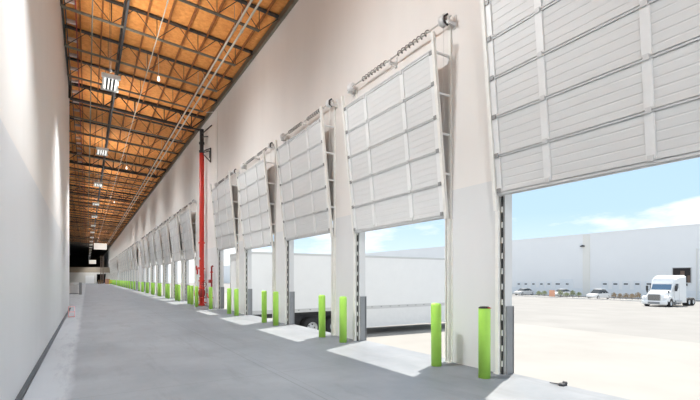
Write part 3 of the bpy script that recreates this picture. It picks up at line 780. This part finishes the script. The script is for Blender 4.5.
for y_ in (-.8, -.25, 0, .25, .8): b.box((2.55, y_-.06, 3.18), (2.68, y_+.06, 3.26), .02)
b.build('marker_light', M['orange'], K)

# opposite building
BX = 88.0; bg = gz_(BX)
B = empty('warehouse_building', (BX, 0, bg), label='long white warehouse across the yard with a row of small dark windows', cat='building')
BH = 9.05+EYE-bg
MB().box((0, -60, 0), (28, 330, BH)).build('wall', M['bldg'], B)
MB().box((-.05, -60, BH-.02), (28, 330, BH+.18)).build('parapet', M['bldg'], B)
def bY(px, X=BX): return (493*X/(px-87)-.5335*X)/.8458
def bZ(px, py, X=BX): return EYE+(278-py)*(493*X/(px-87))/417-bg
MB().box((-.12, bY(590), 0), (0, bY(583), BH)).build('pilaster', M['bldg2'], B)
MB().box((-.1, bY(573), 0), (0, bY(560), bZ(566, 279))).build('stair_door', M['bldglow'], B)
# low pale band of dock doors
MB().box((-.04, -40, 0), (0, 200, 1.6)).build('base_band', M['bldglow'], B)
for px in (519, 526, 533.6, 541.6, 549, 558, 567.4, 605, 615.6, 626, 637.5, 649, 661):
    y_ = bY(px); w = .34 if px < 600 else .6
    w = .30 if px < 600 else .36
    if px == 558: w = .5
    z = bZ(px, 284)
    f = MB(); f.box((-.07, y_-.62, z-1.9), (0, y_+.62, z+.55)); f = f.build('roller_door', M['bldglow'], B)
    MB().box((-.10, y_-w, z-.13), (-.07, y_+w, z+.13)).build('window', M['darkglass'], f)
ya, yb_ = bY(691), bY(673)
z0, z1 = bZ(682, 282.6), bZ(682, 268)
b = MB(); b.box((-.04, ya, z0), (-.0, yb_, z1)); op = b.build('bay_shade_panel', M['opening'], B)  # flat dark panel, its colour stands in for the bay's shaded interior
b = MB(); b.box((-.08, ya+.9, z0), (-.04, ya+1.5, z1-.5)); b.box((-.08, ya+.1, z0), (-.04, ya+.5, z1-1.3)); b.build('stored_goods', M['opening2'], op)
b = MB(); b.box((-.14, ya-.12, z0-.1), (0, ya, z1+.12)); b.box((-.14, yb_, z0-.1), (0, yb_+.12, z1+.12)); b.box((-.14, ya, z1), (0, yb_, z1+.12)); b.build('bay_frame', M['rubrail'], op)
b = MB(); b.box((-.14, ya+.5, z0-.55), (0, ya+.9, z0-.15)); b.box((-.14, ya+1.7, z0-.55), (0, ya+2.1, z0-.15)); b.build('dock_bumper', M['soot'], op)
b = MB(); y_ = bY(583); z = bZ(583, 246.2); b.box((-.5, y_-.42, z-.1), (0, y_+.42, z+.1), .03); b.box((-.3, y_-.2, z+.1), (0, y_+.2, z+.22)); b.build('wall_lamp', M['soot'], B)
b = MB(); y_ = bY(697); b.tube((-.12, y_, 0), (-.12, y_, BH-4), .08, 8); b.build('downpipe', M['bldg2'], B)

# kerb strip with planting
kx0, kx1 = 72.5, 79.0
b = MB(); b.box((kx0, 27, gz_(kx0)-.2), (kx0+.25, 75, gz_(kx0)+.16), .03); struct(b, 'kerb', M['curb'])

def make_car(name, paint, lab, x, y_, rz, van=False):
    e = empty(name, (x, y_, gz_(x)), rz, label=lab, cat='car')
    # length along local x, front at -x
    def ring(xx, w, z0, z1, wt):
        return [(xx, -w, z0), (xx, w, z0), (xx, w, z0+(z1-z0)*.6), (xx, wt, z1), (xx, -wt, z1), (xx, -w, z0+(z1-z0)*.6)]
    b = MB(); b.loft([ring(-2.25, .7, .35, .68, .62), ring(-2.1, .84, .25, .78, .76), ring(-1.2, .9, .2, .95, .82), ring(0, .92, .2, 1.0, .86), ring(1.4, .9, .2, 1.02, .84), ring(2.1, .84, .25, .98, .78), ring(2.28, .72, .4, .85, .68)])
    b.build('body', M[paint], e)
    r = 1.5 if not van else 1.72
    b = MB(); b.loft([ring(-1.15, .8, .93, .96, .78), ring(-.45, .78, .93, r-.06, .62), ring(.1, .78, .93, r, .62), ring(.9, .78, .93, r-.03, .60), ring(1.75, .78, .93, .99, .74)])
    gl = b.build('window', M['darkglass'], e)
    b = MB(); b.loft([ring(-.42, .6, r-.06, r-.02, .58), ring(.1, .62, r-.02, r+.03, .58), ring(.95, .6, r-.05, r-.0, .56)])
    for xx in (-.1, .75):
        for s in (-1, 1): b.bar((xx, s*.80, .97), (xx+.02, s*.62, r-.02), .08, .05)
    b.build('roof', M[paint], e)
    for xx in (-1.4, 1.35):
        for s in (-1, 1): wheel_parts(e, (xx, s*.8, .33), .33, .2, s, 14)
    for s in (-1, 1): MB().box((-2.28, s*.62-.14, .55), (-2.1, s*.62+.14, .72), .03).build('headlight', M['lamp'], e)
    return e
def YX(px, X): return (493*X/(px-87)-.5335*X)/.8458
make_car('parked_car', 'carw', 'white car parked left of the reddish shrubs by the far warehouse', 76.0, YX(598.5, 76), -.1, True)
make_car('parked_car', 'cars', 'silver car parked at the left end of the green shrubs', 79.5, YX(524, 79.5), -.1)
make_car('parked_car', 'carw', 'white car mostly hidden behind the green shrubs', 80.5, YX(562, 80.5), -.05)

# orange board by the shrubs
e = empty('utility_board', (74.2, YX(552, 74.2), gz_(74.2)), label='faded orange board standing between the green shrubs', cat='board')
MB().box((-.05, -.55, .12), (.05, .55, 1.35), .01).build('board', M['orange'], e)
b = MB(); b.box((-.04, -.45, 0), (.04, -.37, .2)); b.box((-.04, .37, 0), (.04, .45, .2)); b.build('leg', M['pallet'], e)

# shrubs: leafy clumps
def shrub_mesh(m, seed):
    rnd = random.Random(seed); b = MB()
    for q in range(620):
        a = rnd.uniform(0, 2*PI); ph = rnd.uniform(-.2, 1)*PI/2; r = rnd.uniform(.1, 1.0)**.5
        c = Vector((math.cos(a)*math.cos(ph)*r, math.sin(a)*math.cos(ph)*r, .5+.5*math.sin(ph)*r))
        u = Vector((rnd.gauss(0, 1), rnd.gauss(0, 1), rnd.gauss(0, 1))).normalized(); w = u.orthogonal().normalized(); s = rnd.uniform(.06, .12)
        b.add([c-u*s, c+w*s*.5, c+u*s, c-w*s*.5], [(0, 1, 2, 3)])
    return b.mesh('foliage', m)
tw = MB()
for q in range(7):
    a = 2*PI*q/7; tw.tube((0, 0, 0), (.5*math.cos(a), .5*math.sin(a), .7), .02, 5, r2=.008)
twm = tw.mesh('stem', M['twig'])
SG = [shrub_mesh(M['leaf'], 1), shrub_mesh(M['leaf'], 2)]; SR = [shrub_mesh(M['leafr'], 3), shrub_mesh(M['leafr'], 4)]
ng_ = 0
for (p0, p1, kind, n) in ((536, 547, 'g', 2), (557, 582, 'g', 4), (611, 641, 'r', 5)):
    for q in range(n):
        px = p0+(p1-p0)*(q+.5)/n; X = 74.6+random.uniform(-.25, .25)
        e = empty('shrub', (X, YX(px, X), gz_(X)), 0)
        s = random.uniform(.85, 1.05); hh = 1.05*random.uniform(.85, 1.1) if kind == 'r' else random.uniform(.8, 1.15)
        e.scale = (s*.8, s*.42, hh*1.2)
        me = (SG if kind == 'g' else SR)[q % 2]
        o = bpy.data.objects.new('foliage', me); COL.objects.link(o); o.parent = e
        o = bpy.data.objects.new('stem', twm); COL.objects.link(o); o.parent = e
        if kind == 'r': lab = 'reddish shrub in front of the far warehouse, %s from the left in its row' % ORD[q]; grp = 'reddish shrubs'
        elif n == 2: lab = 'olive green shrub left of the orange board, %s from the left' % ORD[q]; grp = 'green shrubs left of the board'
        else: lab = 'olive green shrub right of the orange board, %s from the board' % ORD[q]; grp = 'green shrubs right of the board'
        tag(e, lab, 'shrub', grp)

# ------------------------------------------------------------------ sky
w = bpy.data.worlds.new('sky'); sc.world = w; w.use_nodes = True
nt = w.node_tree; N = nt.nodes.new; L = nt.links.new
bg_ = nt.nodes['Background']
tc = N('ShaderNodeTexCoord'); sp = N('ShaderNodeSeparateXYZ'); L(tc.outputs['Generated'], sp.inputs[0])
gr = N('ShaderNodeValToRGB'); L(sp.outputs['Z'], gr.inputs['Fac'])
gr.color_ramp.elements[0].position = 0; gr.color_ramp.elements[0].color = (.74, .87, .95, 1)
gr.color_ramp.elements[1].position = .45; gr.color_ramp.elements[1].color = (.42, .62, .88, 1)
e1 = gr.color_ramp.elements.new(.14); e1.color = (.49, .69, .88, 1)
mp = N('ShaderNodeMapping'); mp.inputs['Scale'].default_value = (1, 1, 3.6); mp.inputs['Location'].default_value = (.35, .1, .0); L(tc.outputs['Generated'], mp.inputs['Vector'])
nz = N('ShaderNodeTexNoise'); nz.inputs['Scale'].default_value = 2.6; nz.inputs['Detail'].default_value = 8; nz.inputs['Roughness'].default_value = .55; L(mp.outputs[0], nz.inputs['Vector'])
cr = N('ShaderNodeMapRange'); cr.inputs['From Min'].default_value = .55; cr.inputs['From Max'].default_value = .66; cb = N('ShaderNodeValToRGB'); L(sp.outputs['Z'], cb.inputs['Fac'])
cb.color_ramp.elements[0].position = 0; cb.color_ramp.elements[0].color = (.5, .5, .5, 1); cb.color_ramp.elements[1].position = 1; cb.color_ramp.elements[1].color = (1, 1, 1, 1)
for p_, v_ in ((.10, .52), (.165, .06), (.26, .0), (.45, .6)): cb.color_ramp.elements.new(p_).color = (v_, v_, v_, 1)
za = N('ShaderNodeMath'); za.operation = 'MULTIPLY_ADD'; za.inputs[1].default_value = .15; L(cb.outputs['Color'], za.inputs[0]); L(nz.outputs['Fac'], za.inputs[2])
L(za.outputs[0], cr.inputs['Value'])
mx = N('ShaderNodeMix'); mx.data_type = 'RGBA'; L(cr.outputs[0], mx.inputs['Factor']); L(gr.outputs['Color'], mx.inputs['A']); mx.inputs['B'].default_value = (1.0, 1.0, 1.0, 1)
L(mx.outputs['Result'], bg_.inputs['Color']); bg_.inputs['Strength'].default_value = 1.16
# sun
sd = bpy.data.lights.new('sun', 'SUN'); sd.energy = 8.0; sd.angle = math.radians(.6); sd.color = (1, .94, .85)
so = bpy.data.objects.new('sun', sd); COL.objects.link(so)
so.rotation_euler = Vector((-1.25, -.60, -2.55)).to_track_quat('-Z', 'Y').to_euler()

# ------------------------------------------------------------------ camera
cd = bpy.data.cameras.new('camera'); cam = bpy.data.objects.new('camera', cd); COL.objects.link(cam); sc.camera = cam
cd.sensor_width = 36; cd.lens = 417/700*36; cd.shift_y = 78/700; cd.clip_start = .05; cd.clip_end = 800
cam.location = (0, 0, EYE); cam.rotation_euler = (PI/2, 0, -math.atan2(263, 417))
sc.view_settings.view_transform = 'Standard'; sc.view_settings.look = 'None'; sc.view_settings.gamma = 1; sc.view_settings.use_curve_mapping = False
sc.view_settings.exposure = .13
